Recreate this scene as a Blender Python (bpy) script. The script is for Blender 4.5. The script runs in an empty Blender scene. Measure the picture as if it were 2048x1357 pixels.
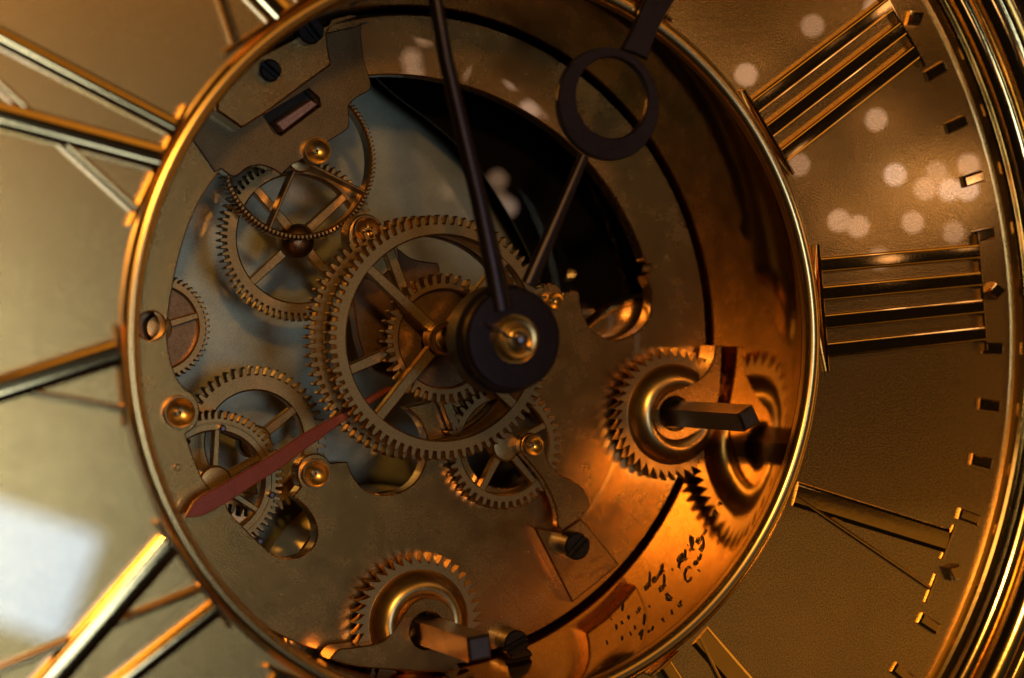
import bpy, bmesh, math, random
from mathutils import Vector, Matrix
from mathutils.geometry import tessellate_polygon

rnd = random.Random(7)
S = 0.1                                  # the chapter ring's opening has a radius of 0.1 m; shapes below are in units of it
sc = bpy.context.scene
COL = sc.collection

# ------------------------------------------------------------------ dial frame, camera, light
# dial frame: u, v in the dial's plane, w out of it.  The clock stands upright in the world (XII up, facing -Y).
MC = Matrix.Translation((0, 0, 0.35)) @ Matrix(((1, 0, 0, 0), (0, 0, -1, 0), (0, 1, 0, 0), (0, 0, 0, 1))) @ Matrix.Rotation(math.radians(-33), 4, 'Z')
FPX, PCX, PCY, YAW, PITCH, ROLL, DIST = 4121.9, -31.9, -0.37, 0.4327, -0.0012, 0.0362, 5.6
MV = (Matrix.Rotation(PITCH, 3, 'X') @ Matrix.Rotation(YAW, 3, 'Y') @ Matrix.Rotation(ROLL, 3, 'Z'))   # dial frame -> camera axes
CEN = Vector((PCX * DIST / FPX, PCY * DIST / FPX, 0.0))
EYE = MV.transposed() @ (Vector((0, 0, DIST)) - CEN)

def ray(px, py):
    return (MV.transposed() @ Vector(((px - 1024) / FPX, -(py - 678.5) / FPX, -1.0))).normalized()

def at(px, py, w=0.0):
    """the point of the plane at height w over the dial that the photo (2048 px wide) shows at px, py"""
    d = ray(px, py)
    p = EYE + d * ((w - EYE.z) / d.z)
    return Vector((p.x, p.y, w))

def mirrored(px, py, w, dist):
    """the place of a lamp that the plane at height w mirrors towards the camera from px, py"""
    d = ray(px, py)
    p = at(px, py, w)
    return p + Vector((d.x, d.y, -d.z)) * dist

cam_d = bpy.data.cameras.new('camera')
cam = bpy.data.objects.new('camera', cam_d)
COL.objects.link(cam)
cam.matrix_world = MC @ Matrix.Translation(EYE * S) @ MV.transposed().to_4x4()
cam_d.sensor_width = 36
cam_d.lens = FPX / 2048 * 36
cam_d.clip_start = 0.02
cam_d.clip_end = 60
cam_d.dof.use_dof = True
cam_d.dof.focus_distance = 6.0 * S
cam_d.dof.aperture_fstop = 6.3
sc.camera = cam

world = bpy.data.worlds.new('World')
sc.world = world
world.use_nodes = True
bg = world.node_tree.nodes['Background']
bg.inputs[0].default_value = (0.50, 0.33, 0.18, 1)
bg.inputs[1].default_value = 0.012

def area(name, pos, aim, sx, sy, col, power, roll=None):
    l = bpy.data.lights.new(name, 'AREA')
    l.shape = 'RECTANGLE'
    l.size, l.size_y, l.color, l.energy = sx * S, sy * S, col, power
    o = bpy.data.objects.new(name, l)
    COL.objects.link(o)
    if roll is None:                     # upper and lower edges level with the dial frame's u axis
        z = (pos - aim).normalized(); x = Vector((0, 1, 0)).cross(z).normalized(); y = z.cross(x)
        q = Matrix((x, y, z)).transposed().to_4x4()
    else:
        q = (aim - pos).to_track_quat('-Z', 'Y').to_matrix().to_4x4() @ Matrix.Rotation(roll, 4, 'Z')
    o.matrix_world = MC @ Matrix.Translation(pos * S) @ q
    return o

LW = mirrored(15, 1130, 0, 24)
area('window_light', LW, at(15, 1130), 1.55, 2.1, (0.58, 0.78, 1.0), 0.62, math.radians(8))
LW2 = mirrored(-520, 900, 0, 20)
area('cool_fill_light', LW2, at(0, 600), 3.0, 4.5, (0.70, 0.87, 1.0), 3.6)  # added cool panel, brightens the left of the dial
LA = mirrored(900, -860, 0, 10)
area('warm_fill_light', LA, at(900, 300), 9.5, 4.0, (1.0, 0.44, 0.06), 0.88)  # made-up broad warm panel, general fill over the dial
LC = mirrored(2900, 900, 0, 9)
area('side_fill_light', LC, at(1800, 700), 3.0, 5.0, (1.0, 0.44, 0.06), 0.5)  # added warm panel for the right of dial and bezel
LE = mirrored(1850, 1420, 0, 9)
area('dim_fill_light', LE, at(1800, 1100), 4.6, 2.9, (1.0, 0.45, 0.07), 0.095)  # made-up dim panel for flat numeral tops and the lower right
# two lamps over the photographer's shoulder: plate and bore wall together throw them back
LB = at(1240, 1000, -0.51) + Vector((-0.31, 0.33, 0.90)) * 15
area('low_lamp_light', LB, at(1240, 1000, -0.51), 0.8, 1.0, (1.0, 0.50, 0.10), 11.5, 0.5)
LD = at(1200, 700, -0.51) + Vector((-0.37, 0.27, 0.90)) * 16
area('room_light', LD, at(1100, 700, -0.51), 4.0, 3.0, (1.0, 0.56, 0.18), 0.8)

sc.view_settings.view_transform = 'Standard'
sc.view_settings.look = 'None'
sc.view_settings.exposure = -0.3
sc.view_settings.gamma = 1.0
sc.cycles.use_denoising = True
sc.cycles.sample_clamp_indirect = 6.0
sc.cycles.max_bounces = 10
sc.cycles.glossy_bounces = 6

# ------------------------------------------------------------------ materials
def mat(name, col, metal=1.0, rough=0.3, grain=0.0, grain_scale=2300, spots=0.0, spot_scale=60, dark=None, rvar=0.0,
        coat=0.0, coat_rough=0.0, streak=0.0, grain_amp=0.22, coat_ior=1.5, wave=0.0, wave_scale=300, stretch=(1, 1, 1), spec=0.5):
    m = bpy.data.materials.new(name)
    m.use_nodes = True
    nt = m.node_tree
    N, L = nt.nodes, nt.links
    b = N['Principled BSDF']
    b.inputs['Metallic'].default_value = metal
    b.inputs['Roughness'].default_value = rough
    b.inputs['Coat Weight'].default_value = coat
    b.inputs['Coat Roughness'].default_value = coat_rough
    b.inputs['Specular IOR Level'].default_value = spec
    b.inputs['Coat IOR'].default_value = coat_ior
    tc = N.new('ShaderNodeTexCoord')
    def noise(scale, detail=3.0, rough_=0.6, st=(1, 1, 1)):
        mp = N.new('ShaderNodeMapping')
        mp.inputs['Scale'].default_value = st
        L.new(tc.outputs['Object'], mp.inputs['Vector'])
        n = N.new('ShaderNodeTexNoise')
        n.inputs['Scale'].default_value = scale
        n.inputs['Detail'].default_value = detail
        n.inputs['Roughness'].default_value = rough_
        L.new(mp.outputs['Vector'], n.inputs['Vector'])
        return n
    c4 = (*col, 1)
    if spots:
        n1 = noise(spot_scale, 5.0, 0.65)
        n2 = noise(spot_scale * 4, 2.0, 0.5)
        mx0 = N.new('ShaderNodeMath'); mx0.operation = 'MULTIPLY_ADD'
        L.new(n2.outputs[0], mx0.inputs[0]); mx0.inputs[1].default_value = 0.22
        L.new(n1.outputs[0], mx0.inputs[2])
        ramp = N.new('ShaderNodeValToRGB')
        ramp.color_ramp.elements[0].position = 0.45
        ramp.color_ramp.elements[1].position = 0.85
        dk = dark or tuple(x * 0.45 for x in col)
        ramp.color_ramp.elements[0].color = tuple(col[i] * (1 - spots) + dk[i] * spots for i in range(3)) + (1,)
        ramp.color_ramp.elements[1].color = c4
        L.new(mx0.outputs[0], ramp.inputs[0])
        out = ramp.outputs[0]
        if grain:
            n3 = noise(grain_scale, 1.0, 0.5)
            mr = N.new('ShaderNodeMapRange')
            mr.inputs[1].default_value, mr.inputs[2].default_value = 0.3, 0.7
            mr.inputs[3].default_value, mr.inputs[4].default_value = 1 - grain_amp, 1 + grain_amp
            L.new(n3.outputs[0], mr.inputs[0])
            mm = N.new('ShaderNodeMix'); mm.data_type = 'RGBA'; mm.blend_type = 'MULTIPLY'
            mm.inputs[0].default_value = 1.0
            L.new(out, mm.inputs[6]); L.new(mr.outputs[0], mm.inputs[7])
            out = mm.outputs[2]
        L.new(out, b.inputs['Base Color'])
        if rvar:
            mr2 = N.new('ShaderNodeMapRange')
            mr2.inputs[1].default_value, mr2.inputs[2].default_value = 0.4, 0.9
            mr2.inputs[3].default_value, mr2.inputs[4].default_value = rough + rvar, max(0.02, rough - rvar)
            L.new(mx0.outputs[0], mr2.inputs[0])
            L.new(mr2.outputs[0], b.inputs['Roughness'])
    else:
        b.inputs['Base Color'].default_value = c4
    nrm = None
    def bump(tex, dist, strength):
        nonlocal nrm
        bp = N.new('ShaderNodeBump')
        bp.inputs['Strength'].default_value = strength
        bp.inputs['Distance'].default_value = dist
        L.new(tex.outputs[0], bp.inputs['Height'])
        if nrm is not None:
            L.new(nrm, bp.inputs['Normal'])
        nrm = bp.outputs[0]
    if wave:
        bump(noise(wave_scale, 2.0, 0.5), 0.0002, wave)
    if streak:
        bump(noise(900, 2.0, 0.6, stretch), 0.00008, streak)
    if grain:
        bump(noise(grain_scale, 1.0, 0.5), 0.00005, min(1.0, grain))
    if nrm is not None:
        L.new(nrm, b.inputs['Normal'])
    return m

BRASS = (0.78, 0.55, 0.25)
M = {
    'dial': mat('gilt_dial', (0.78, 0.52, 0.20), rough=0.255, grain=0.5, spots=0.3, spot_scale=40, rvar=0.015, grain_amp=0.42, coat=1.0, coat_rough=0.0, coat_ior=2.1),
    'polish': mat('polished_brass', (0.86, 0.60, 0.27), rough=0.105, wave=0.05, wave_scale=500, spots=0.2, spot_scale=150),
    'bead': mat('soft_polished_brass', (0.80, 0.54, 0.23), rough=0.24, spots=0.2, spot_scale=150),
    'gear2': mat('warm_gear_brass', (0.50, 0.31, 0.13), rough=0.33, grain=0.3, spots=0.6, spot_scale=90, rvar=0.06),
    'wall': mat('burnished_brass', (0.80, 0.50, 0.20), rough=0.075, wave=0.22, wave_scale=110, spots=0.4, spot_scale=90),
    'plate': mat('aged_brass_plate', (0.60, 0.345, 0.115), rough=0.25, grain_amp=0.32, grain=0.22, spots=0.40, spot_scale=45, rvar=0.06, wave=0.07, wave_scale=160,
                 streak=0.22, stretch=(1, 30, 1), coat=1.0, coat_rough=0.0, coat_ior=1.8),
    'shade_brass': mat('shaded_brass', (0.21, 0.145, 0.075), rough=0.36, grain=0.3, spots=0.4, spot_scale=90),  # darker brass: shade of the upper left put into the colour
    'shade_black': mat('glossy_shade_black', (0.004, 0.003, 0.003), metal=0.0, rough=0.6, coat=0.8, coat_rough=0.0, coat_ior=1.7, spec=0.0),  # near black: shade in the opening put into the colour
    'back': mat('frosted_back_plate', (0.44, 0.43, 0.32), rough=0.38, grain=0.3, spots=0.7, spot_scale=24, coat=0.6, coat_rough=0.0),
    'gear': mat('gear_brass', (0.48, 0.32, 0.14), rough=0.34, grain=0.30, spots=0.65, spot_scale=80, rvar=0.05),
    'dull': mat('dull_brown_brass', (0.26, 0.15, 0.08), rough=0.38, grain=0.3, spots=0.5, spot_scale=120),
    'cup': mat('polished_cup_brass', (0.62, 0.43, 0.19), rough=0.30, wave=0.06, wave_scale=700, spots=0.5, spot_scale=300),
    'hand': mat('blued_steel', (0.030, 0.024, 0.036), metal=0.85, rough=0.36, grain=0.25, spots=0.4, spot_scale=120),
    'black': mat('blackened_steel', (0.045, 0.042, 0.045), metal=0.9, rough=0.30, grain=0.2, spots=0.4, spot_scale=200),
    'steel': mat('grey_steel', (0.22, 0.19, 0.21), metal=1.0, rough=0.30, grain=0.2, spots=0.3, spot_scale=150),
    'red': mat('red_lacquer', (0.21, 0.042, 0.018), metal=0.2, rough=0.30, grain=0.3, spots=0.4, spot_scale=120),
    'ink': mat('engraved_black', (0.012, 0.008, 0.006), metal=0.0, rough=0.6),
    'mauve': mat('mauve_steel', (0.33, 0.22, 0.22), metal=0.9, rough=0.35, grain=0.3, spots=0.3, spot_scale=120),
}

# ------------------------------------------------------------------ object helpers
def place(o, parent, loc):
    if parent is None:
        o.matrix_world = MC @ Matrix.Translation(Vector(loc) * S)
    else:
        o.parent = parent

def thing(name, label, cat, loc=(0, 0, 0), group=None, kind=None):
    o = bpy.data.objects.new(name, None)
    o.empty_display_size = 0.01
    COL.objects.link(o)
    place(o, None, loc)
    o['label'] = label
    o['category'] = cat
    if group: o['group'] = group
    if kind: o['kind'] = kind
    return o

def obj(name, vf, material, parent=None, loc=(0, 0, 0), smooth=35, label=None, cat=None, group=None, kind=None):
    """one mesh object; vf = (verts in units of R, in the dial frame, faces); loc: the thing's origin, subtracted from verts"""
    verts, faces = vf
    lx = Vector(loc)
    me = bpy.data.meshes.new(name)
    me.from_pydata([(Vector(v) - lx) * S for v in verts], [], faces)
    bm = bmesh.new(); bm.from_mesh(me)
    bmesh.ops.recalc_face_normals(bm, faces=bm.faces[:])
    bm.to_mesh(me); bm.free()
    me.materials.append(material)
    if smooth:
        me.polygons.foreach_set('use_smooth', [True] * len(me.polygons))
        me.set_sharp_from_angle(angle=math.radians(smooth))
    o = bpy.data.objects.new(name, me)
    COL.objects.link(o)
    place(o, parent, loc)
    if label: o['label'] = label
    if cat: o['category'] = cat
    if group: o['group'] = group
    if kind: o['kind'] = kind
    return o

def join(*vfs):
    V, F = [], []
    for v, f in vfs:
        k = len(V)
        V += list(v); F += [tuple(i + k for i in q) for q in f]
    return V, F

def lathe(prof, c=(0, 0), segs=128, closed=False, a0=0.0, a1=2 * math.pi):
    V, F = [], []
    n = len(prof)
    full = abs(a1 - a0 - 2 * math.pi) < 1e-6
    m = segs if full else segs + 1
    for i in range(m):
        t = a0 + (a1 - a0) * i / segs
        for r, w in prof:
            V.append((c[0] + r * math.cos(t), c[1] + r * math.sin(t), w))
    for i in range(segs):
        j = (i + 1) % m
        for k in range(n - 1 if not closed else n):
            k2 = (k + 1) % n
            F.append((i * n + k, j * n + k, j * n + k2, i * n + k2))
    return V, F

def disc(c, r, w0, w1, ch=0.006, segs=64, dome=0.0):
    prof = [(1e-5, w0), (r, w0), (r, w1 - ch), (r - ch, w1)]
    if dome:
        prof += [(r * k, w1 + dome * (1 - k * k)) for k in (0.85, 0.7, 0.5, 0.3, 0.12)]
    prof.append((1e-5, w1 + dome))
    return lathe(prof, c, segs)

def inset(loop, d):
    """loop moved inwards (to its left when counter-clockwise) by d"""
    n = len(loop)
    out = []
    for i in range(n):
        p, q, r = Vector(loop[i - 1]), Vector(loop[i]), Vector(loop[(i + 1) % n])
        e1, e2 = (q - p), (r - q)
        if e1.length < 1e-9 or e2.length < 1e-9:
            out.append(tuple(q)); continue
        e1.normalize(); e2.normalize()
        n1, n2 = Vector((-e1.y, e1.x)), Vector((-e2.y, e2.x))
        m = n1 + n2
        m = m / max(0.35, m.dot(n1)) if m.length > 1e-6 else n1
        out.append(tuple(q + m * d))
    return out

def orient(loop, ccw=True):
    a = sum(loop[i - 1][0] * loop[i][1] - loop[i][0] * loop[i - 1][1] for i in range(len(loop)))
    loop = [tuple(p[:2]) for p in loop]
    return loop if (a > 0) == ccw else loop[::-1]

def extrude(loops, w0, w1, ch=0.005):
    """plate between w0 and w1 with chamfered upper edges; loops[0] the outline, the others holes"""
    loops = [orient(l, i == 0) for i, l in enumerate(loops)]
    tops = [inset(l, ch) for l in loops]
    V, F = [], []
    idx = []
    for l, t in zip(loops, tops):
        k = len(V); n = len(l)
        V += [(x, y, w0) for x, y in l] + [(x, y, w1 - ch) for x, y in l] + [(x, y, w1) for x, y in t]
        for i in range(n):
            j = (i + 1) % n
            F.append((k + i, k + j, k + n + j, k + n + i))
            F.append((k + n + i, k + n + j, k + 2 * n + j, k + 2 * n + i))
        idx.append((k, n))
    flat = [k + 2 * n + i for (k, n) in idx for i in range(n)]
    for tri in tessellate_polygon([[Vector((x, y, 0)) for x, y in t] for t in tops]):
        F.append(tuple(flat[i] for i in tri))
    flat = [k + i for (k, n) in idx for i in range(n)]
    for tri in tessellate_polygon([[Vector((x, y, 0)) for x, y in l] for l in loops]):
        F.append(tuple(flat[i] for i in reversed(tri)))
    return V, F

def pix(pts, w, rmax=None):
    out = []
    for x, y in pts:
        p = at(x, y, w)
        v = Vector((p.x, p.y))
        if rmax and v.length > rmax: v = v.normalized() * rmax
        out.append((v.x, v.y))
    return out

def smooth_loop(pts, closed=True, steps=3, corner=55):
    """rounds a traced outline (Catmull-Rom) but keeps its sharp corners"""
    n = len(pts); P = [Vector(p) for p in pts]
    sharp = []
    for i in range(n):
        a, b = P[i] - P[i - 1], P[(i + 1) % n] - P[i]
        sharp.append(a.length > 0 and b.length > 0 and math.degrees(a.angle(b)) > corner)
    out = []
    for i in range(n):
        j = (i + 1) % n
        p1, p2 = P[i], P[j]
        p0 = P[i - 1] if not sharp[i] else p1 - (p2 - p1)
        p3 = P[(j + 1) % n] if not sharp[j] else p2 + (p2 - p1)
        for s in range(steps):
            t = s / steps
            out.append(tuple(0.5 * (2 * p1 + (p2 - p0) * t + (2 * p0 - 5 * p1 + 4 * p2 - p3) * t * t + (3 * p1 - p0 - 3 * p2 + p3) * t ** 3)))
    return out

def circle(c, r, n=64):
    return [(c[0] + r * math.cos(2 * math.pi * i / n), c[1] + r * math.sin(2 * math.pi * i / n)) for i in range(n)]

def bar(a, b, wa, wb, w0, w1, dome=0.0, ch=0.004, n=7):
    """a straight bar from a to b (dial frame) of width wa to wb; domed: half-round upper side"""
    a, b = Vector(a[:2]), Vector(b[:2])
    d = (b - a).normalized(); s = Vector((-d.y, d.x))
    if dome:
        prof = [(-1, 0.0)] + [(-math.cos(math.pi * k / n), math.sin(math.pi * k / n)) for k in range(n + 1)] + [(1, 0.0)]
        prof = [(x, w1 - dome + dome * z) for x, z in prof]
        prof[0] = (-1, w0); prof[-1] = (1, w0)
        sh = 0.0
    else:
        prof = [(-1, w0), (-1, w1 - ch), (None, w1), (None, w1), (1, w1 - ch), (1, w0)]
    V, F = [], []
    for p, wd in ((a, wa), (b, wb)):
        h = wd / 2
        for k, (x, z) in enumerate(prof):
            off = x * h if x is not None else ((-h + ch) if k == 2 else (h - ch))
            q = p + s * off
            V.append((q.x, q.y, z))
    m = len(prof)
    for k in range(m - 1):
        F.append((k, k + 1, m + k + 1, m + k))
    F.append((m - 1, 0, m, 2 * m - 1))
    F.append(tuple(range(m))); F.append(tuple(range(2 * m - 1, m - 1, -1)))
    return V, F

def flat_stroke(a, b, wd, h, crown=0.03):
    a, b = Vector(a[:2]), Vector(b[:2])
    d = (b - a).normalized(); s = Vector((-d.y, d.x)); hw = wd / 2
    bv = min(0.008, hw * 0.45)
    prof = [(-hw, 0.0005), (-hw, h - bv * 1.1)] + [(-hw + bv * (1 - math.cos(t)), h - bv * 1.1 + bv * 0.75 * math.sin(t)) for t in (0.5, 1.0, 1.4)]
    top = hw - bv * 0.83
    prof += [(top * x, h - bv * crown + bv * crown * (1 - x * x)) for x in (-0.8, -0.4, 0, 0.4, 0.8)]
    prof += [(-x, z) for x, z in reversed(prof[:5])]
    V = [(*(p + s * x), z) for p in (a, b) for x, z in prof]
    m = len(prof)
    F = [(k, k + 1, m + k + 1, m + k) for k in range(m - 1)] + [(m - 1, 0, m, 2 * m - 1), tuple(range(m)), tuple(range(2 * m - 1, m - 1, -1))]
    return V, F

def toothed(c, rt, rr, ri, n, w0, w1, kind='gear', phase=0.0, ch=0.005):
    """a ring with teeth on its outside"""
    p = 2 * math.pi / n
    outer, inner = [], []
    for i in range(n):
        t0 = phase + i * p
        if kind == 'gear':
            h = rt - rr
            sh = [(-0.30, 0), (-0.25, .10), (-0.215, .55), (-0.15, .85), (-0.06, .98), (0.06, .98), (0.15, .85), (0.215, .55), (0.25, .10), (0.30, 0)]
            pts = [(t0 + x * p, rr + h * y) for x, y in sh]
        elif kind == 'saw':
            pts = [(t0, rt), (t0 + 0.06 * p, rr + (rt - rr) * 0.55), (t0 + 0.10 * p, rr), (t0 + 0.40 * p, rr + (rt - rr) * 0.22), (t0 + 0.72 * p, rr + (rt - rr) * 0.55)]
        else:
            pts = [(t0 - 0.3 * p, rr), (t0 - 0.2 * p, rt), (t0 + 0.2 * p, rt), (t0 + 0.3 * p, rr)]
        for t, r in pts:
            outer.append((t, r)); inner.append((t, ri))
    m = len(outer)
    V, F = [], []
    rings = [(outer, w0, 0), (outer, w1 - ch, 0), (outer, w1, -ch), (inner, w1, ch), (inner, w1 - ch, 0), (inner, w0, 0)]
    for lp, w, d in rings:
        V += [(c[0] + (r + d) * math.cos(t), c[1] + (r + d) * math.sin(t), w) for t, r in lp]
    k = len(rings)
    for a in range(k):
        b = (a + 1) % k
        for i in range(m):
            j = (i + 1) % m
            F.append((a * m + i, a * m + j, b * m + j, b * m + i))
    return V, F

def gear(name, label, px, py, w, rt, depth, rim, n, spokes=4, sw=0.03, a0=45, hub=0.05, th=0.035, m='gear', group='clock wheels', kind='gear', phase=0.0, disc_in=False, groove=False):
    """px, py: centre in the photo; rt: radius in photo pixels measured upright at the plane w"""
    k = (at(px, py - 100, w) - at(px, py, w)).length / 100
    rt, depth, rim = rt * k, depth * k, rim * k
    c = at(px, py, w)
    t = thing(name, label, 'gear', c, group)
    rr, ri = rt - depth, rt - depth - rim
    obj('toothed_rim', toothed(c, rt, rr, ri, n, w - th, w, kind, phase), M[m], t, c)
    if groove:
        obj('rim_line', lathe([(ri + rim * 0.52, w + 0.0005), (ri + rim * 0.55, w + 0.004), (ri + rim * 0.62, w + 0.004), (ri + rim * 0.65, w + 0.0005)], c, 128), M[m], t, c)
    if disc_in:
        obj('web', lathe([(hub * 0.6, w - 0.02), (ri + 0.002, w - 0.02), (ri + 0.002, w - 0.028), (hub * 0.6, w - 0.028)], c, 96, True), M['dull'], t, c)
    for i in range(spokes):
        a = math.radians(a0 + 360 * i / spokes)
        d = Vector((math.cos(a), math.sin(a), 0))
        obj('spoke', bar(c + d * hub * 0.7, c + d * (ri + 0.006), sw, sw * 0.85, w - th + 0.003, w - 0.002, ch=0.003), M[m], t, c)
    if hub:
        obj('hub', lathe([(1e-5, w - th), (hub, w - th), (hub, w + 0.004), (hub - 0.006, w + 0.010), (hub * 0.5, w + 0.012), (1e-5, w + 0.012)], c, 48), M[m], t, c)
    return t, c

def screw(px, py, w0, w1, r, ang, parent=None, ploc=None, name='screw', label=None, m='black'):
    c = at(px, py, w1)
    rr = r / 750
    slot = 0.16 * rr * 2
    head = []
    d = Vector((math.cos(ang), math.sin(ang))); s = Vector((-d.y, d.x))
    V = []; F = []
    halves = []
    for sg in (-1, 1):
        pts = []
        n = 24
        a_s = math.asin(slot / 2 / rr)
        for i in range(n + 1):
            t = a_s + (math.pi - 2 * a_s) * i / n
            q = Vector((c.x, c.y)) + (d * math.cos(t) + s * math.sin(t) * sg) * rr
            pts.append((q.x, q.y))
        halves.append(extrude([pts], w1 - 0.02, w1, 0.005))
    body = disc(c, rr, w0, w1 - 0.018, 0.001, 40)
    o = obj(name, join(body, *halves), M[m], parent, ploc if ploc is not None else c)
    return o

def cup(px, py, w, r, parent, ploc, name='bearing_cup', rim_out=1.0):
    """a polished hollow with the pivot's tip in its middle"""
    c = at(px, py, w)
    R_ = r / 750
    prof = [(R_ * 1.08, w - 0.012), (R_ * 1.08, w + 0.018), (R_ * 1.04, w + 0.023), (R_ * 0.99, w + 0.023), (R_ * 0.96, w + 0.020)]
    for k in (0.92, 0.84, 0.74, 0.62, 0.5, 0.38, 0.26, 0.14):
        prof.append((R_ * k, w + 0.020 - 0.019 * (1 - k * k)))
    prof.append((1e-5, w + 0.001))
    o = obj(name, lathe(prof, c, 56), M['cup'], parent, ploc)
    obj('pivot', lathe([(R_ * 0.17, w - 0.01), (R_ * 0.17, w + 0.008), (R_ * 0.12, w + 0.015), (1e-5, w + 0.018)], c, 20), M['steel'], o, ploc)
    return o

# ------------------------------------------------------------------ dial with numerals and minute marks
dial = thing('clock_dial', 'satin gilt dial plate carrying raised brass roman numerals and minute marks', 'clock dial', (0, 0, 0))
obj('dial_plate', lathe([(1.030, -0.03), (1.030, 0.0), (1.40, 0.0), (1.76, 0.0), (1.76, -0.03)], (0, 0), 256, True), M['dial'], dial)

R0, R1 = 1.045, 1.610
def numeral(ang, text):
    a = math.radians(ang)
    out = Vector((math.cos(a), math.sin(a), 0)); rt = Vector((math.sin(a), -math.cos(a), 0))
    def P(x, r): return out * r + rt * x
    c = P(0, 1.3)
    num = bpy.data.objects.new('roman_numeral', None)
    num.empty_display_size = 0.01
    COL.objects.link(num); num.parent = dial; num.location = c * S
    widths = {'I': 0.083, 'V': 0.215, 'X': 0.215}
    tot = sum(widths[ch] for ch in text)
    x = -tot / 2
    def stroke(x0, x1, wd, r0=R0, r1=R1, h=0.030):
        p0, p1 = P(x0, r0), P(x1, r1)
        o = obj('stroke', flat_stroke(p0, p1, wd, h, 0.22 if text[:2] in ('IX', 'X', 'XI') else 0.03), M['polish'], num, c, smooth=55 if text[:2] in ('IX', 'X', 'XI') else 9)
        return o
    def serif(x0, x1, r, wd=0.011, h=0.030):
        obj('serif', bar(P(x0, r), P(x1, r), wd, wd, 0.0005, h, ch=0.003), M['polish'], num, c)
    for i, ch in enumerate(text):
        w = widths[ch]; m = x + w / 2
        if ch == 'I':
            stroke(m, m, 0.046)
        elif ch == 'V':
            stroke(m + 0.005, m - 0.078, 0.075, R0 + 0.01, R1, 0.008)
            stroke(m + 0.012, m + 0.075, 0.012, R0 + 0.012, R1, 0.009)
        else:
            stroke(m + 0.060, m - 0.062, 0.066, h=0.036)
            stroke(m - 0.082, m + 0.080, 0.018, h=0.030)
        x += w
    x = -tot / 2
    if 'V' in text and text[0] == 'V' and len(text) == 1:
        serif(-0.130, -0.020, R1 + 0.006, h=0.009); serif(0.03, 0.120, R1 + 0.006, h=0.009)
    else:
        lo, hi = -tot / 2 - 0.010, tot / 2 + 0.010
        if text in ('VI', 'VII', 'VIII'):
            serif(-tot / 2 + widths['V'] - 0.012, hi, R0 - 0.006)
        else:
            serif(lo - 0.01, hi + 0.01, R0 - 0.006)
        serif(lo, hi, R1 + 0.006, h=0.024)
    return num

for k, tx in enumerate(['XII', 'I', 'II', 'III', 'IIII', 'V', 'VI', 'VII', 'VIII', 'IX', 'X', 'XI']):
    numeral(123.0 - 30 * k, tx)

def frustum(pts, pts2, w0, w1):
    n = len(pts)
    V = [(x, y, w0) for x, y in pts] + [(x, y, w1) for x, y in pts2]
    F = [(i, (i + 1) % n, n + (i + 1) % n, n + i) for i in range(n)] + [tuple(range(n, 2 * n)), tuple(range(n - 1, -1, -1))]
    return V, F

tick_mesh = dia_mesh = None
for k in range(60):
    a = math.radians(123 - 6 * k)
    ca, sa = math.cos(a), math.sin(a)
    def Q(r, x): return (r * ca + x * sa, r * sa - x * ca)
    if k % 5 == 0:
        o4 = [Q(1.632, 0), Q(1.668, -0.028), Q(1.706, 0), Q(1.668, 0.028)]
        i4 = [Q(1.640, 0), Q(1.668, -0.021), Q(1.698, 0), Q(1.668, 0.021)]
        V, F = frustum(o4, o4, 0.0005, 0.020)
        V2, F2 = frustum(o4, i4, 0.020, 0.030)
        o = obj('hour_marker', join((V, F[:4]), (V2, F2[:5])), M['polish'], dial, (0, 0, 0), smooth=20)
    else:
        b0 = [Q(1.622, -0.017), Q(1.622, 0.017), Q(1.698, 0.017), Q(1.698, -0.017)]
        t0 = inset(orient(b0), 0.006)
        b0 = orient(b0)
        V, F = frustum(b0, b0, 0.0005, 0.010)
        V2, F2 = frustum(b0, t0, 0.010, 0.016)
        o = obj('minute_marker', join((V, F[:4]), (V2, F2[:5])), M['polish'], dial, (0, 0, 0), smooth=20)

# ------------------------------------------------------------------ the two bezels and the bore wall
ring = thing('inner_ring', 'polished brass ring edging the round opening in the middle of the dial', 'bezel ring', (0, 0, 0))
obj('bead', lathe([(1.040, -0.02), (1.040, 0.004), (1.036, 0.006)] + [(1.011 + 0.024 * math.cos(t), 0.006 + 0.022 * math.sin(t)) for t in [math.pi * k / 14 for k in range(15)]] + [(0.986, -0.01)], (0, 0), 256), M['bead'], ring)
bore = obj('bore_wall', lathe([(0.9855, -0.012), (0.982, -0.05), (0.979, -0.15), (0.975, -0.28), (0.970, -0.40), (0.966, -0.56), (0.975, -0.56), (0.990, -0.20), (1.0, -0.012)], (0, 0), 256), M['wall'], ring)

bez = thing('outer_bezel', 'ridged polished brass bezel curving round the right edge of the dial', 'bezel', (0, 0, 0))
obj('moulding', lathe([(1.752, -0.04), (1.752, 0.012), (1.757, 0.030), (1.765, 0.036), (1.771, 0.030), (1.774, 0.022), (1.782, 0.030), (1.790, 0.058), (1.800, 0.072), (1.815, 0.078), (1.829, 0.070),
                        (1.836, 0.055), (1.842, 0.060), (1.850, 0.090), (1.868, 0.116), (1.895, 0.126), (1.925, 0.118), (1.945, 0.100)], (0, 0), 256), M['polish'], bez)
obj('outer_lip', lathe([(1.943, 0.095), (1.955, 0.100), (1.975, 0.130), (2.02, 0.165), (2.08, 0.170), (2.14, 0.14), (2.17, 0.08), (2.18, -0.10)], (0, 0), 256), M['polish'], bez)

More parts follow.
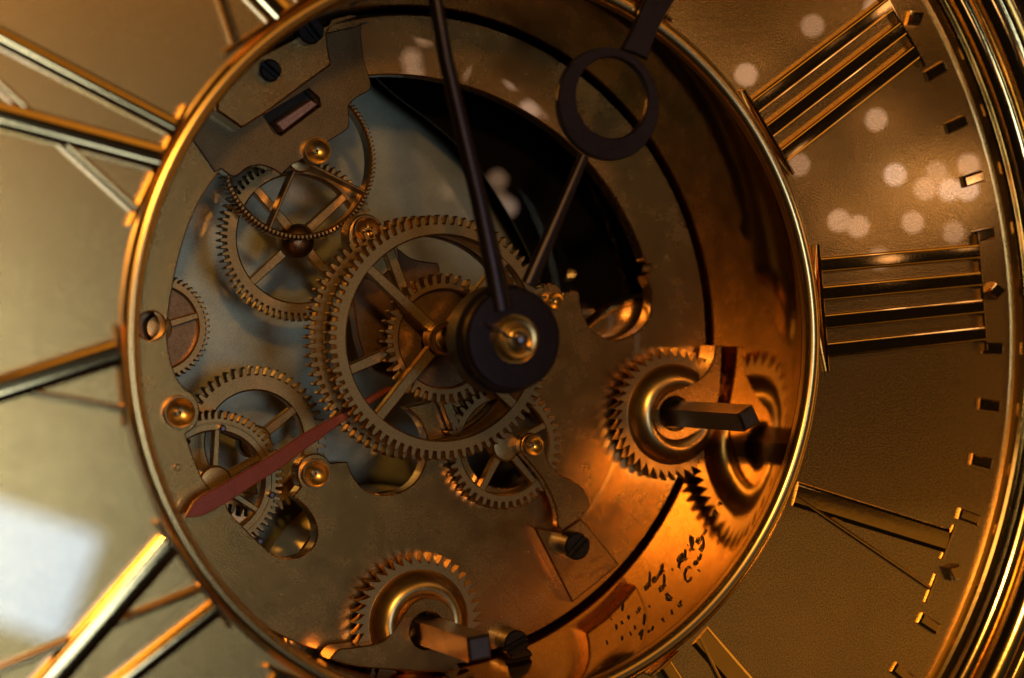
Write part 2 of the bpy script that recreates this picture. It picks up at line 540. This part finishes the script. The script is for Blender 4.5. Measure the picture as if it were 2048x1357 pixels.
# ------------------------------------------------------------------ engraved script on the bore wall
def on_wall(px, py):
    d = ray(px, py)
    lo = None
    t = 4.5
    prev = None
    while t < 8.0:
        p = EYE + d * t
        r = math.hypot(p.x, p.y)
        rw = 0.982 + (p.z + 0.05) * 0.034
        if prev is not None and prev < 0 <= r - rw and p.z < 0.02:
            f = rw - 0.0022
            return Vector((p.x / r * f, p.y / r * f, p.z))
        prev = r - rw
        t += 0.002
    return None

def ribbon(pts, wd):
    """a thin inked line lying on the wall"""
    W = [q for q in (on_wall(1150 + x / 3.933, 945 + y / 3.933) for x, y in pts) if q is not None]
    if len(W) < 2: return [], []
    V, F = [], []
    for i, p in enumerate(W):
        d = (W[min(i + 1, len(W) - 1)] - W[max(i - 1, 0)]).normalized()
        n = Vector((-p.x, -p.y, 0)).normalized()
        s = d.cross(n).normalized()
        h = wd * (0.55 + 0.45 * math.sin(math.pi * (i + 0.5) / len(W)))
        V += [tuple(p + s * h + n * 0.001), tuple(p - s * h + n * 0.001), tuple(p + s * h - n * 0.001), tuple(p - s * h - n * 0.001)]
    for i in range(len(W) - 1):
        a, b = 4 * i, 4 * i + 4
        F += [(a, b, b + 1, a + 1), (a + 2, a + 3, b + 3, b + 2), (a, a + 2, b + 2, b), (a + 1, b + 1, b + 3, a + 3)]
    F += [(0, 1, 3, 2), (len(V) - 4, len(V) - 2, len(V) - 1, len(V) - 3)]
    return V, F

script = [
    [(592, 868), (572, 880), (552, 905), (552, 922), (566, 915), (584, 880)], [(590, 786), (588, 830), (584, 880), (592, 892)],
    [(606, 862), (626, 838), (628, 822), (614, 838), (612, 862), (628, 858), (640, 838)],
    [(640, 842), (668, 790), (688, 745), (692, 722), (680, 745), (682, 778), (702, 768)], [(682, 778), (672, 800), (660, 806)],
    [(764, 764), (772, 768)],
    [(852, 640), (838, 668), (822, 712), (814, 748), (824, 752)], [(852, 640), (822, 660), (808, 690), (812, 712)], [(820, 712), (848, 690), (866, 668)],
    [(868, 606), (866, 640), (862, 676), (872, 688), (884, 672)], [(886, 572), (892, 577)],
    [(898, 622), (914, 598), (928, 556), (924, 510), (910, 500), (906, 530), (914, 575), (926, 612), (940, 600)],
    [(982, 512), (962, 528), (956, 552), (970, 560), (990, 530), (1002, 498)], [(1002, 498), (1012, 545), (1010, 590), (994, 622), (982, 610), (996, 580), (1016, 560)],
    [(1004, 492), (1024, 470), (1036, 448)],
    [(1092, 352), (1090, 322), (1104, 296), (1106, 326), (1122, 310)], [(1128, 262), (1140, 238), (1146, 252)],
    [(704, 890), (680, 898), (664, 920), (668, 936), (688, 918), (704, 880)], [(702, 806), (702, 840), (700, 880), (712, 890)],
    [(912, 752), (898, 744), (876, 760), (862, 800), (868, 842), (884, 862), (902, 852), (918, 826)],
    [(960, 698), (942, 706), (936, 724), (950, 724), (964, 696), (962, 718)], [(970, 668), (972, 692), (984, 680), (992, 642)], [(972, 770), (978, 775)],
    [(762, 990), (744, 972), (728, 956), (716, 962), (724, 980), (742, 1000), (758, 1006)], [(764, 982), (744, 1004), (724, 1002), (716, 988)],
    [(376, 1022), (374, 1052), (370, 1086)], [(366, 1050), (384, 1042)],
    [(500, 1092), (480, 1106)], [(516, 1060), (500, 1074), (506, 1090)], [(580, 1052), (588, 1056)],
    [(424, 1128), (418, 1152)], [(370, 1172), (366, 1190), (378, 1180)], [(326, 1202), (324, 1230)], [(548, 1118), (540, 1196)], [(472, 1210), (470, 1230)],
    [(520, 1316), (524, 1280), (532, 1242), (516, 1262), (504, 1280)], [(574, 1262), (582, 1246), (592, 1248)], [(604, 1242), (616, 1214)],
    [(684, 1164), (692, 1152), (700, 1176)], [(762, 1088), (764, 1118)], [(836, 1012), (824, 1034), (838, 1046), (822, 1058), (810, 1050)],
    [(372, 1290), (368, 1318)], [(436, 1262), (440, 1278)], [(250, 1330), (254, 1348)], [(280, 1156), (286, 1150)],
]
obj('engraved_script', join(*[r for r in (ribbon(s_, 0.0029) for s_ in script) if r[0]]), M['ink'], bore, (0, 0, 0))

# ------------------------------------------------------------------ plates
WP = -0.51
UP = WP + 0.010
back = obj('back_plate', disc((0, 0), 1.25, -1.06, -0.95, 0.004, 128), M['back'], None, (0, 0, -0.95), label='pale frosted back plate deep behind the wheels', cat='plate')

bp = obj('black_shade_sheet', extrude([smooth_loop(pix([(725, 130), (790, 190), (870, 250), (945, 320), (1000, 400), (1045, 480), (1080, 560), (1120, 640), (1330, 640), (1400, 480), (1300, 200), (1000, 20), (800, 20)], -0.80))], -0.806, -0.80, 0.0005), M['shade_black'], None, at(1100, 300, -0.80),
         label='black glossy sheet in place of shade, in the big opening between the two hands', cat='plate')  # added dark sheet stands in for the shade behind the opening
opening = [(738, 152), (790, 150), (850, 155), (905, 166), (960, 182), (1010, 203), (1060, 230), (1110, 264), (1155, 303), (1195, 347), (1228, 393), (1255, 440), (1277, 487), (1290, 522), (1303, 528),
           (1300, 545), (1291, 552), (1302, 580), (1303, 610), (1295, 640), (1275, 663), (1248, 677), (1225, 680), (1200, 672), (1180, 655), (1168, 630), (1161, 605), (1159, 585), (1150, 581), (1132, 585), (1127, 592),
           (1120, 575), (1107, 567), (1092, 568), (1078, 580), (1040, 630), (990, 690), (930, 775), (870, 800), (812, 815), (835, 835), (850, 862), (856, 888), (853, 917), (838, 955), (810, 980), (775, 990), (735, 982), (710, 958), (695, 924),
           (680, 924), (661, 927), (650, 913), (630, 907), (608, 915), (596, 935), (595, 957), (602, 974), (586, 994), (602, 1006), (617, 1022), (629, 1042), (634, 1064), (630, 1086), (617, 1103), (597, 1114), (570, 1116),
           (545, 1108), (512, 1080), (478, 1045), (460, 1026), (450, 1005), (432, 990), (408, 962), (393, 930), (380, 895), (372, 868), (388, 856), (399, 834), (397, 808), (384, 787), (368, 776), (352, 752), (342, 722), (336, 690),
           (335, 650), (341, 600), (350, 550), (362, 500), (378, 450), (398, 405), (420, 370), (443, 338), (462, 352), (475, 351), (497, 335), (523, 331), (549, 340), (563, 350), (586, 329), (604, 320), (658, 283), (696, 257), (698, 232), (698, 211), (715, 195), (738, 182), (742, 168)]
slot = [(528, 232), (618, 178), (638, 196), (641, 212), (562, 271), (548, 264)]
hole9 = circle(at(1010, 893, WP), 0.125, 48)
plate = thing('movement_plate', 'large aged brass front plate of the movement with cut-outs for the wheels', 'plate', (0, 0, WP))
PC = (0, 0, WP)
obj('plate', extrude([circle((0, 0), 0.9545, 200), smooth_loop(pix(opening, WP)), pix(slot, WP), hole9, circle(at(303, 652, WP), 0.040, 40)], WP - 0.055, WP, 0.004), M['plate'], plate, PC)
for x, y, r in ((357, 825, 32), (628, 947, 29), (1105, 602, 19)):
    cup(x, y, WP, r, plate, PC)
cup(631, 303, UP, 28, plate, PC)
for x, y in ((355, 935),):
    obj('steady_pin', disc(at(x, y, WP), 0.010, WP - 0.01, WP + 0.006, 0.002, 20), M['plate'], plate, PC)

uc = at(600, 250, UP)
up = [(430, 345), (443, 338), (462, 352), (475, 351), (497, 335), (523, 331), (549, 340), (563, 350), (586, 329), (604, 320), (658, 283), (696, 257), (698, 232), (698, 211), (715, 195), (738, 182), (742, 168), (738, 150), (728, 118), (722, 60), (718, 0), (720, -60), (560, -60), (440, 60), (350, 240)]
obj('shade_overlay', extrude([smooth_loop(pix(up, UP, 0.935)), pix(slot, UP)], WP + 0.0005, UP, 0.003), M['shade_brass'], None, uc, label='brown brass overlay with a slot, coloured as shade, under the grey bridge at the upper left', cat='cock')  # overlay on the plate, its dark colour stands in for shade

bar_ = thing('steel_lever', 'narrow mauve steel bar lying in the slot of the upper left plate', 'lever', at(597, 228, -0.52))
obj('bar', extrude([pix([(551, 246), (622, 199), (638, 209), (566, 264)], -0.518)], -0.56, -0.518, 0.004), M['mauve'], bar_, at(597, 228, -0.52))
obj('slot_shade', extrude([pix([(490, 240), (618, 150), (670, 200), (560, 300)], -0.57)], -0.60, -0.57, 0.004), M['ink'], bar_, at(597, 228, -0.52))  # added black backing, darkens the slot in place of shade

BW = -0.425
bc = at(560, 160, BW)
bridge = thing('upper_bridge', 'grey brass bridge held by two dark slotted screws at the upper left', 'bridge', bc)
obj('bridge_plate', extrude([pix([(434, 222), (484, 257), (530, 228), (600, 176), (663, 130), (657, 95), (654, 68), (664, 34), (690, -10), (690, -60), (560, -50), (470, 30), (400, 140)], BW, 0.955)], WP + 0.001, BW, 0.006), M['plate'], bridge, bc)
screw(542, 141, BW, BW + 0.025, 24, -0.7, bridge, bc)
screw(622, 60, BW, BW + 0.045, 30, -0.9, bridge, bc)

# lower right bridge with its bent arm
LWD, LF = -0.425, -0.456
lc = at(1150, 1100, LWD)
lb = thing('lower_bridge', 'bent brass bridge with a round cup at its tip and a black screw below', 'bridge', lc)
arm = [(1040, 893), (1046, 874), (1062, 866), (1079, 873), (1087, 890), (1092, 908), (1102, 930), (1122, 950), (1146, 962), (1166, 976), (1183, 1010), (1161, 1036), (1235, 1126), (1145, 1205), (1068, 1055), (1128, 1063), (1113, 1058),
       (1114, 1030), (1106, 1000), (1086, 960), (1058, 925), (1045, 910)]
arm = [(1040, 893), (1046, 874), (1062, 866), (1079, 873), (1087, 890), (1092, 908), (1102, 930), (1122, 950), (1146, 962), (1166, 976), (1183, 1010), (1161, 1036), (1125, 1063), (1115, 1050), (1114, 1030), (1106, 1000), (1086, 960), (1058, 925), (1045, 910)]
obj('arm', extrude([smooth_loop(pix(arm, LWD))], LWD - 0.03, LWD, 0.004), M['plate'], lb, lc)
foot = [(1068, 1055), (1124, 1064), (1163, 1037), (1240, 1130), (1145, 1206)]
obj('foot', extrude([pix(foot, LF)], WP + 0.001, LF, 0.005), M['plate'], lb, lc)
screw(1156, 1093, LF, LF + 0.06, 31, 0.75, lb, lc)
cup(1063, 891, LWD, 22, lb, lc)

# small arm that carries the upper middle cup
ac = at(731, 463, -0.50)
sa_ = thing('cup_arm', 'small brass arm with a bright polished cup just above the largest wheel', 'bearing arm', ac)
obj('arm', extrude([smooth_loop(pix([(704, 500), (696, 478), (700, 450), (716, 432), (738, 429), (757, 440), (764, 452), (782, 448), (790, 462), (800, 520), (760, 560), (720, 550), (690, 520)], -0.50))], -0.56, -0.50, 0.004), M['gear'], sa_, ac)
cup(731, 463, -0.50, 30, sa_, ac)

# inner bridge seen through the largest wheel
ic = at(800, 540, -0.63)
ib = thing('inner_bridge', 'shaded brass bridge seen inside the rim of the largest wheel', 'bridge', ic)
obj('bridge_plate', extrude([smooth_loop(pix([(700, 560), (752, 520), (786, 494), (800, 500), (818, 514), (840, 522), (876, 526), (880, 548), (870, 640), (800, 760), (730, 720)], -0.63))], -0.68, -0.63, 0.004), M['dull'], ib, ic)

# mainspring barrels under the plate
def barrel(px, py, label):
    w = -0.60
    c = at(px, py, w)
    R_ = 0.388
    t = thing('mainspring_barrel', label, 'barrel', c, 'mainspring barrels under the plate')
    obj('drum', lathe([(R_, w - 0.25), (R_, w - 0.012), (R_ - 0.012, w), (R_ - 0.022, w), (R_ - 0.026, w - 0.006)], c, 160), M['polish'], t, c)
    obj('lid', lathe([(R_ - 0.027, w - 0.06), (R_ - 0.027, w - 0.008), (R_ - 0.032, w - 0.004), (0.2, w - 0.004), (1e-5, w - 0.004)], c, 160), M['plate'], t, c)
barrel(1312, 832, 'brass barrel glimpsed through the round cut-out beside the hands, under the right ratchet')
barrel(807, 1240, 'brass barrel glimpsed through the two lower cut-outs, under the bottom ratchet')

# ------------------------------------------------------------------ wheels
gear('toothed_wheel', 'largest front wheel with four spokes round the gold collar', 887, 676, -0.35, 247, 17, 25, 80, 4, 0.034, 47, 0.05)
gear('toothed_wheel', 'wheel close behind the largest one, only its left and lower teeth showing', 846, 677, -0.465, 246, 16, 26, 80, 4, 0.034, 20, 0.05, phase=0.03)
gear('toothed_wheel', 'small wheel with a brown dished web inside the largest wheel', 890, 678, -0.415, 132, 18, 16, 40, 0, 0.03, 10, 0.05, disc_in=True, m='gear2')
gear('toothed_wheel', 'thin spidery wheel with fine bead-like teeth at the upper left', 600, 318, -0.585, 163, 6, 7, 112, 4, 0.011, 64, 0.042, th=0.05, kind='pin', m='gear2')
gear('toothed_wheel', 'greyish wheel below the fine-toothed wheel with a dark domed hub', 598, 478, -0.68, 166, 14, 24, 72, 4, 0.030, 40, 0.045)
gear('toothed_wheel', 'flat wheel half hidden behind the left rim of the plate', 316, 656, -0.61, 109, 8, 18, 54, 1, 0.022, 15, 0.04, disc_in=True, m='gear2')
gear('toothed_wheel', 'shadowed wheel deep below the red pointer with a pale gap inside', 510, 884, -0.74, 152, 16, 34, 52, 3, 0.030, 35, 0.05)
gear('toothed_wheel', 'grooved wheel at the lower left that the tip of the red pointer crosses', 430, 966, -0.575, 146, 15, 28, 62, 6, 0.020, 85, 0.05, groove=True)
gear('toothed_wheel', 'wheel under the hands that the bent bridge holds, its lower teeth on the plate', 1010, 893, -0.465, 128, 14, 18, 44, 5, 0.024, 22, 0.045)

# dark dome on the greyish wheel
hc = at(598, 483, -0.64)
dm = obj('domed_boss', lathe([(0.050, -0.70), (0.050, -0.65), (0.045, -0.635), (0.034, -0.622), (0.018, -0.615), (1e-5, -0.613)], hc, 40), M['dull'], None, (hc.x, hc.y, -0.65), label='dark domed boss on the axle of the greyish upper left wheel', cat='boss')

# pins on the grooved wheel
g8 = [o for o in bpy.data.objects if o.get('label', '').startswith('grooved wheel')][0]
g8c = at(430, 966, -0.575)
for x, y in ((443, 857), (541, 990), (517, 1082)):
    obj('rim_pin', disc(at(x, y, -0.573), 0.010, -0.58, -0.555, 0.004, 20), M['steel'], g8, g8c)

# ratchets with domed rings, their cocks and winding squares
def ratchet(px, py, rt, label, ph):
    w = -0.445
    c = at(px, py, w)
    k = (at(px, py - 100, w) - c).length / 100
    rt *= k
    t = thing('ratchet_gear', label, 'ratchet', c, 'ratchet wheels of the winding squares')
    obj('toothed_rim', toothed(c, rt, rt - 0.031, rt * 0.55, 40, w - 0.035, w, 'saw', ph, 0.003), M['gear'], t, c)
    ro = rt - 0.050
    prof = [(ro, w - 0.02), (ro, w + 0.003)]
    for i in range(1, 12):
        x = i / 12
        prof.append((ro - (ro - 0.052) * x, w + 0.003 + 0.046 * math.sin(math.pi * x) ** 0.8))
    prof += [(0.052, w - 0.006), (0.045, w - 0.010), (0.045, w - 0.04)]
    obj('domed_ring', lathe(prof, c, 128), M['cup'], t, c)
    return c
ratchet(1345, 829, 134, 'saw-toothed ratchet wheel by the right winding square', 0.02)
ratchet(838, 1246, 141, 'saw-toothed ratchet wheel by the lower winding square', 0.07)

CW = -0.395
cock_r = [(1431, 692), (1428, 714), (1419, 737), (1403, 755), (1383, 768), (1363, 775), (1342, 782), (1325, 795), (1312, 814), (1307, 836), (1311, 858), (1324, 873), (1342, 881), (1363, 880), (1385, 870), (1412, 852), (1438, 800), (1445, 692)]
def square(px, py, side, ang, name, label, w0=-0.62, w1=-0.07):
    c = at(px, py, w1)
    h = side / 2
    pts = [(c.x + h * 1.414 * math.cos(ang + math.pi / 4 + i * math.pi / 2), c.y + h * 1.414 * math.sin(ang + math.pi / 4 + i * math.pi / 2)) for i in range(4)]
    o = obj(name, extrude([pts], w0, w1, 0.007), M['steel'], None, (c.x, c.y, w1), smooth=None, label=label, cat='winding square')
    o['group'] = 'winding squares'
    return c
sqr = square(1499, 837, 0.058, math.radians(24), 'winding_square', 'square steel winding arbor standing out at the right', w1=0.04)
sqb = square(960, 1297, 0.068, math.radians(4), 'winding_square', 'square steel winding arbor standing out at the bottom', w1=-0.02)
kc = at(1360, 830, CW)
obj('ratchet_cock', extrude([smooth_loop(pix(cock_r, CW, 0.956)), circle((sqr.x, sqr.y), 0.051, 40)], WP + 0.024, CW, 0.004), M['plate'], None, kc, label='comma-shaped brass cock curling over the right ratchet wheel', cat='cock', group='cocks over the ratchet wheels')
cock_b = [(676, 1300), (700, 1296), (742, 1290), (764, 1283), (781, 1268), (796, 1248), (809, 1227), (822, 1210), (839, 1199), (858, 1195), (878, 1199), (893, 1209), (905, 1225), (914, 1260), (924, 1319), (896, 1346), (880, 1420), (700, 1420), (650, 1345)]
kb = at(850, 1260, CW)
obj('ratchet_cock', extrude([smooth_loop(pix(cock_b, CW, 0.964)), circle((sqb.x, sqb.y), 0.053, 40)], WP + 0.024, CW, 0.004), M['plate'], None, kb, label='comma-shaped brass cock curling over the bottom ratchet wheel', cat='cock', group='cocks over the ratchet wheels')
p_ = at(1040, 1284, -0.43)
so = screw(1034, 1288, WP + 0.001, -0.44, 30, 0.4, None, None, 'plate_screw', m='black')
so['label'] = 'dark slotted screw at the plate edge beside the lower winding square'
so['category'] = 'screw'

# ------------------------------------------------------------------ red pointer
rc = at(600, 900, -0.440)
red = [(370, 1036), (388, 1004), (404, 991), (440, 972), (556, 903), (600, 872), (690, 822), (772, 776), (795, 771), (770, 790), (745, 806), (690, 842), (600, 908), (560, 938), (470, 996), (424, 1024), (400, 1034)]
obj('red_pointer', extrude([pix(red, -0.440, 0.955)], -0.453, -0.440, 0.003), M['red'], None, rc, label='long red leaf-shaped pointer lying across the lower left of the movement', cat='pointer')

# ------------------------------------------------------------------ hands, collet, centre
WM, WH = 0.115, 0.06
mh = thing('minute_hand', 'long slim dark minute hand pointing up out of the picture', 'clock hand', (0, 0, WM))
pts = [(871, -160, 24), (872, 0, 25), (893, 120, 27), (926, 260, 30), (960, 400, 33), (988, 530, 38), (1006, 620, 44)]
V, F = [], []
n = 9
for i, (x, y, wd) in enumerate(pts):
    p = at(x, y, WM)
    q0 = at(*pts[max(0, i - 1)][:2], WM); q1 = at(*pts[min(len(pts) - 1, i + 1)][:2], WM)
    d = (q1 - q0).normalized(); s = Vector((-d.y, d.x, 0)); h = wd / 2 / 735
    ringp = [p + s * h * math.cos(t) + Vector((0, 0, 0.018 * math.sin(t))) for t in [math.pi * k / (n - 1) for k in range(n)]] + [p - s * h - Vector((0, 0, 0.012)), p + s * h - Vector((0, 0, 0.012))]
    V += [tuple(v) for v in ringp]
m_ = n + 2
for i in range(len(pts) - 1):
    for k in range(m_):
        F.append((i * m_ + k, i * m_ + (k + 1) % m_, (i + 1) * m_ + (k + 1) % m_, (i + 1) * m_ + k))
F += [tuple(range(m_)), tuple(range(len(V) - 1, len(V) - m_ - 1, -1))]
obj('blade', (V, F), M['hand'], mh, (0, 0, WM), smooth=50)
def hub_prof(r, w0, w1): return [(0.052, w0), (r, w0), (r, w1 - 0.008), (r - 0.008, w1), (r * 0.8, w1 + 0.001), (0.052, w1 + 0.001)]
obj('collet', lathe(hub_prof(0.138, WM - 0.028, WM + 0.004), (0, 0), 96, True), M['hand'], mh, (0, 0, WM))

hh = thing('hour_hand', 'dark hour hand with a moon-shaped ring near its tip', 'clock hand', (0, 0, WH))
def hx(pts, lab):
    obj(lab, extrude([pix(pts, WH)], WH - 0.016, WH, 0.005), M['hand'], hh, (0, 0, WH))
a_, b_ = at(1062, 570, WH), at(1172, 312, WH)
obj('stem', bar(a_, b_, 0.048, 0.030, WH - 0.016, WH + 0.002, dome=0.014), M['hand'], hh, (0, 0, WH), smooth=50)
k = 1 / 742
ro_, ri_ = at(1218, 208, WH), at(1224, 196, WH)
outer_c, inner_c = circle(ro_, 116 * k, 96), circle(ri_, 83 * k, 96)
obj('moon_ring', extrude([outer_c, inner_c], WH - 0.018, WH + 0.003, 0.003), M['hand'], hh, (0, 0, WH), smooth=15)
hx([(1243, 100), (1262, 66), (1281, 21), (1296, -10), (1310, -150), (1330, -170), (1370, -60), (1350, 0), (1316, 60), (1304, 96), (1296, 120), (1270, 108)], 'tip')
obj('collet', lathe(hub_prof(0.147, WH - 0.060, WH + 0.012), (0, 0), 96, True), M['hand'], hh, (0, 0, WH))

ct = thing('centre_arbor', 'brass centre arbor with its gold collar, washer and taper pin', 'arbor', (0, 0, WM))
cc = (0, 0, WM)
obj('washer', lathe([(0.020, WM - 0.02), (0.066, WM - 0.02), (0.066, WM + 0.018), (0.060, WM + 0.026), (0.050, WM + 0.032), (0.041, WM + 0.030), (0.036, WM + 0.024), (0.030, WM + 0.030), (0.024, WM + 0.032), (0.018, WM + 0.030)], (0, 0), 64), M['cup'], ct, cc)
obj('post', lathe([(0.019, WM - 0.6), (0.019, WM + 0.050), (0.014, WM + 0.060), (1e-5, WM + 0.062)], (0, 0), 32), M['steel'], ct, cc)
pa, pb = at(978, 648, WM + 0.036), at(1062, 700, WM + 0.036)
obj('taper_pin', bar(pa, pb, 0.007, 0.011, WM + 0.032, WM + 0.042, dome=0.008), M['steel'], ct, cc)
obj('collar', lathe([(0.035, -0.345), (0.044, -0.345), (0.049, -0.325), (0.046, -0.308), (0.040, -0.302), (0.034, -0.306), (0.030, -0.318)], at(887, 678, -0.33)[:2], 64), M['cup'], ct, cc)
obj('pipe', lathe([(0.029, -0.50), (0.029, 0.05)], (0, 0), 48), M['dull'], ct, cc)

# ------------------------------------------------------------------ string of small round lamps in front of the clock, mirrored by the lacquer
def lamp_mat(name, col, e):
    m = bpy.data.materials.new(name); m.use_nodes = True
    nt = m.node_tree; nt.nodes.clear()
    em = nt.nodes.new('ShaderNodeEmission'); out = nt.nodes.new('ShaderNodeOutputMaterial')
    em.inputs[0].default_value = (*col, 1); em.inputs[1].default_value = e
    nt.links.new(em.outputs[0], out.inputs[0])
    return m
GLOW = lamp_mat('warm_bulb_glass', (1.0, 0.56, 0.30), 2.9)
GLOWS = [GLOW, lamp_mat('dim_bulb_glass', (1.0, 0.56, 0.30), 1.9), lamp_mat('bright_bulb_glass', (1.0, 0.64, 0.42), 3.9)]
bulbs = [(1625, 52, 0), (1492, 150, 0), (1597, 330, 0), (1750, 15, 0), (1752, 240, 0), (1790, 350, 0), (1850, 378, 0), (1873, 345, 0), (1898, 380, 0), (1937, 330, 0), (1935, 380, 0), (1678, 442, 0), (1716, 453, 0),
         (1825, 445, 0), (1907, 465, 0), (1758, 518, 0), (850, 72, WP), (828, 148, WP), (823, 118, WP), (938, 250, -.8), (972, 245, -.8), (838, 187, -.8), (912, 190, -.8), (995, 360, -.8), (955, 372, -.8), (1015, 415, -.8), (940, 410, -.95)]
bl = thing('string_light', 'string of small warm round bulbs hung in front of the clock', 'string light', (2.2, 0.6, 1.2))
blc = Vector((2.2, 0.6, 1.2))
base = None
spots_ = []
for x, y, w in bulbs:
    L_ = 1.0
    while True:                      # hung just to the right of what the camera sees
        p = mirrored(x, y, w, L_)
        q = MV @ p + CEN
        if FPX * q.x / (DIST - q.z) > 1024 + 120: break
        L_ += 0.05
    if base is None:
        bm = bmesh.new()
        bmesh.ops.create_icosphere(bm, subdivisions=3, radius=0.0385 * S)
        base = bpy.data.meshes.new('bulb'); bm.to_mesh(base); bm.free()
        base.polygons.foreach_set('use_smooth', [True] * len(base.polygons))
        base.materials.append(GLOW)
    me_ = base if base.users == 0 else base.copy()
    me_.materials[0] = GLOWS[rnd.choice((0, 0, 1, 1, 2))]
    o = bpy.data.objects.new('bulb', me_); COL.objects.link(o)
    o.parent = bl; o.location = (p - blc) * S
    spots_.append(p)
spots_.sort(key=lambda p: p.y)
def wire(a, b, r=0.0035, n=6):
    d = (b - a).normalized(); x = d.orthogonal().normalized(); y = d.cross(x)
    V = [q + (x * math.cos(2 * math.pi * k / n) + y * math.sin(2 * math.pi * k / n)) * r for q in (a, b) for k in range(n)]
    return [tuple(v) for v in V], [(k, (k + 1) % n, n + (k + 1) % n, n + k) for k in range(n)]
obj('cable', join(*[wire(a, b) for a, b in zip(spots_, spots_[1:])]), M['ink'], bl, blc)
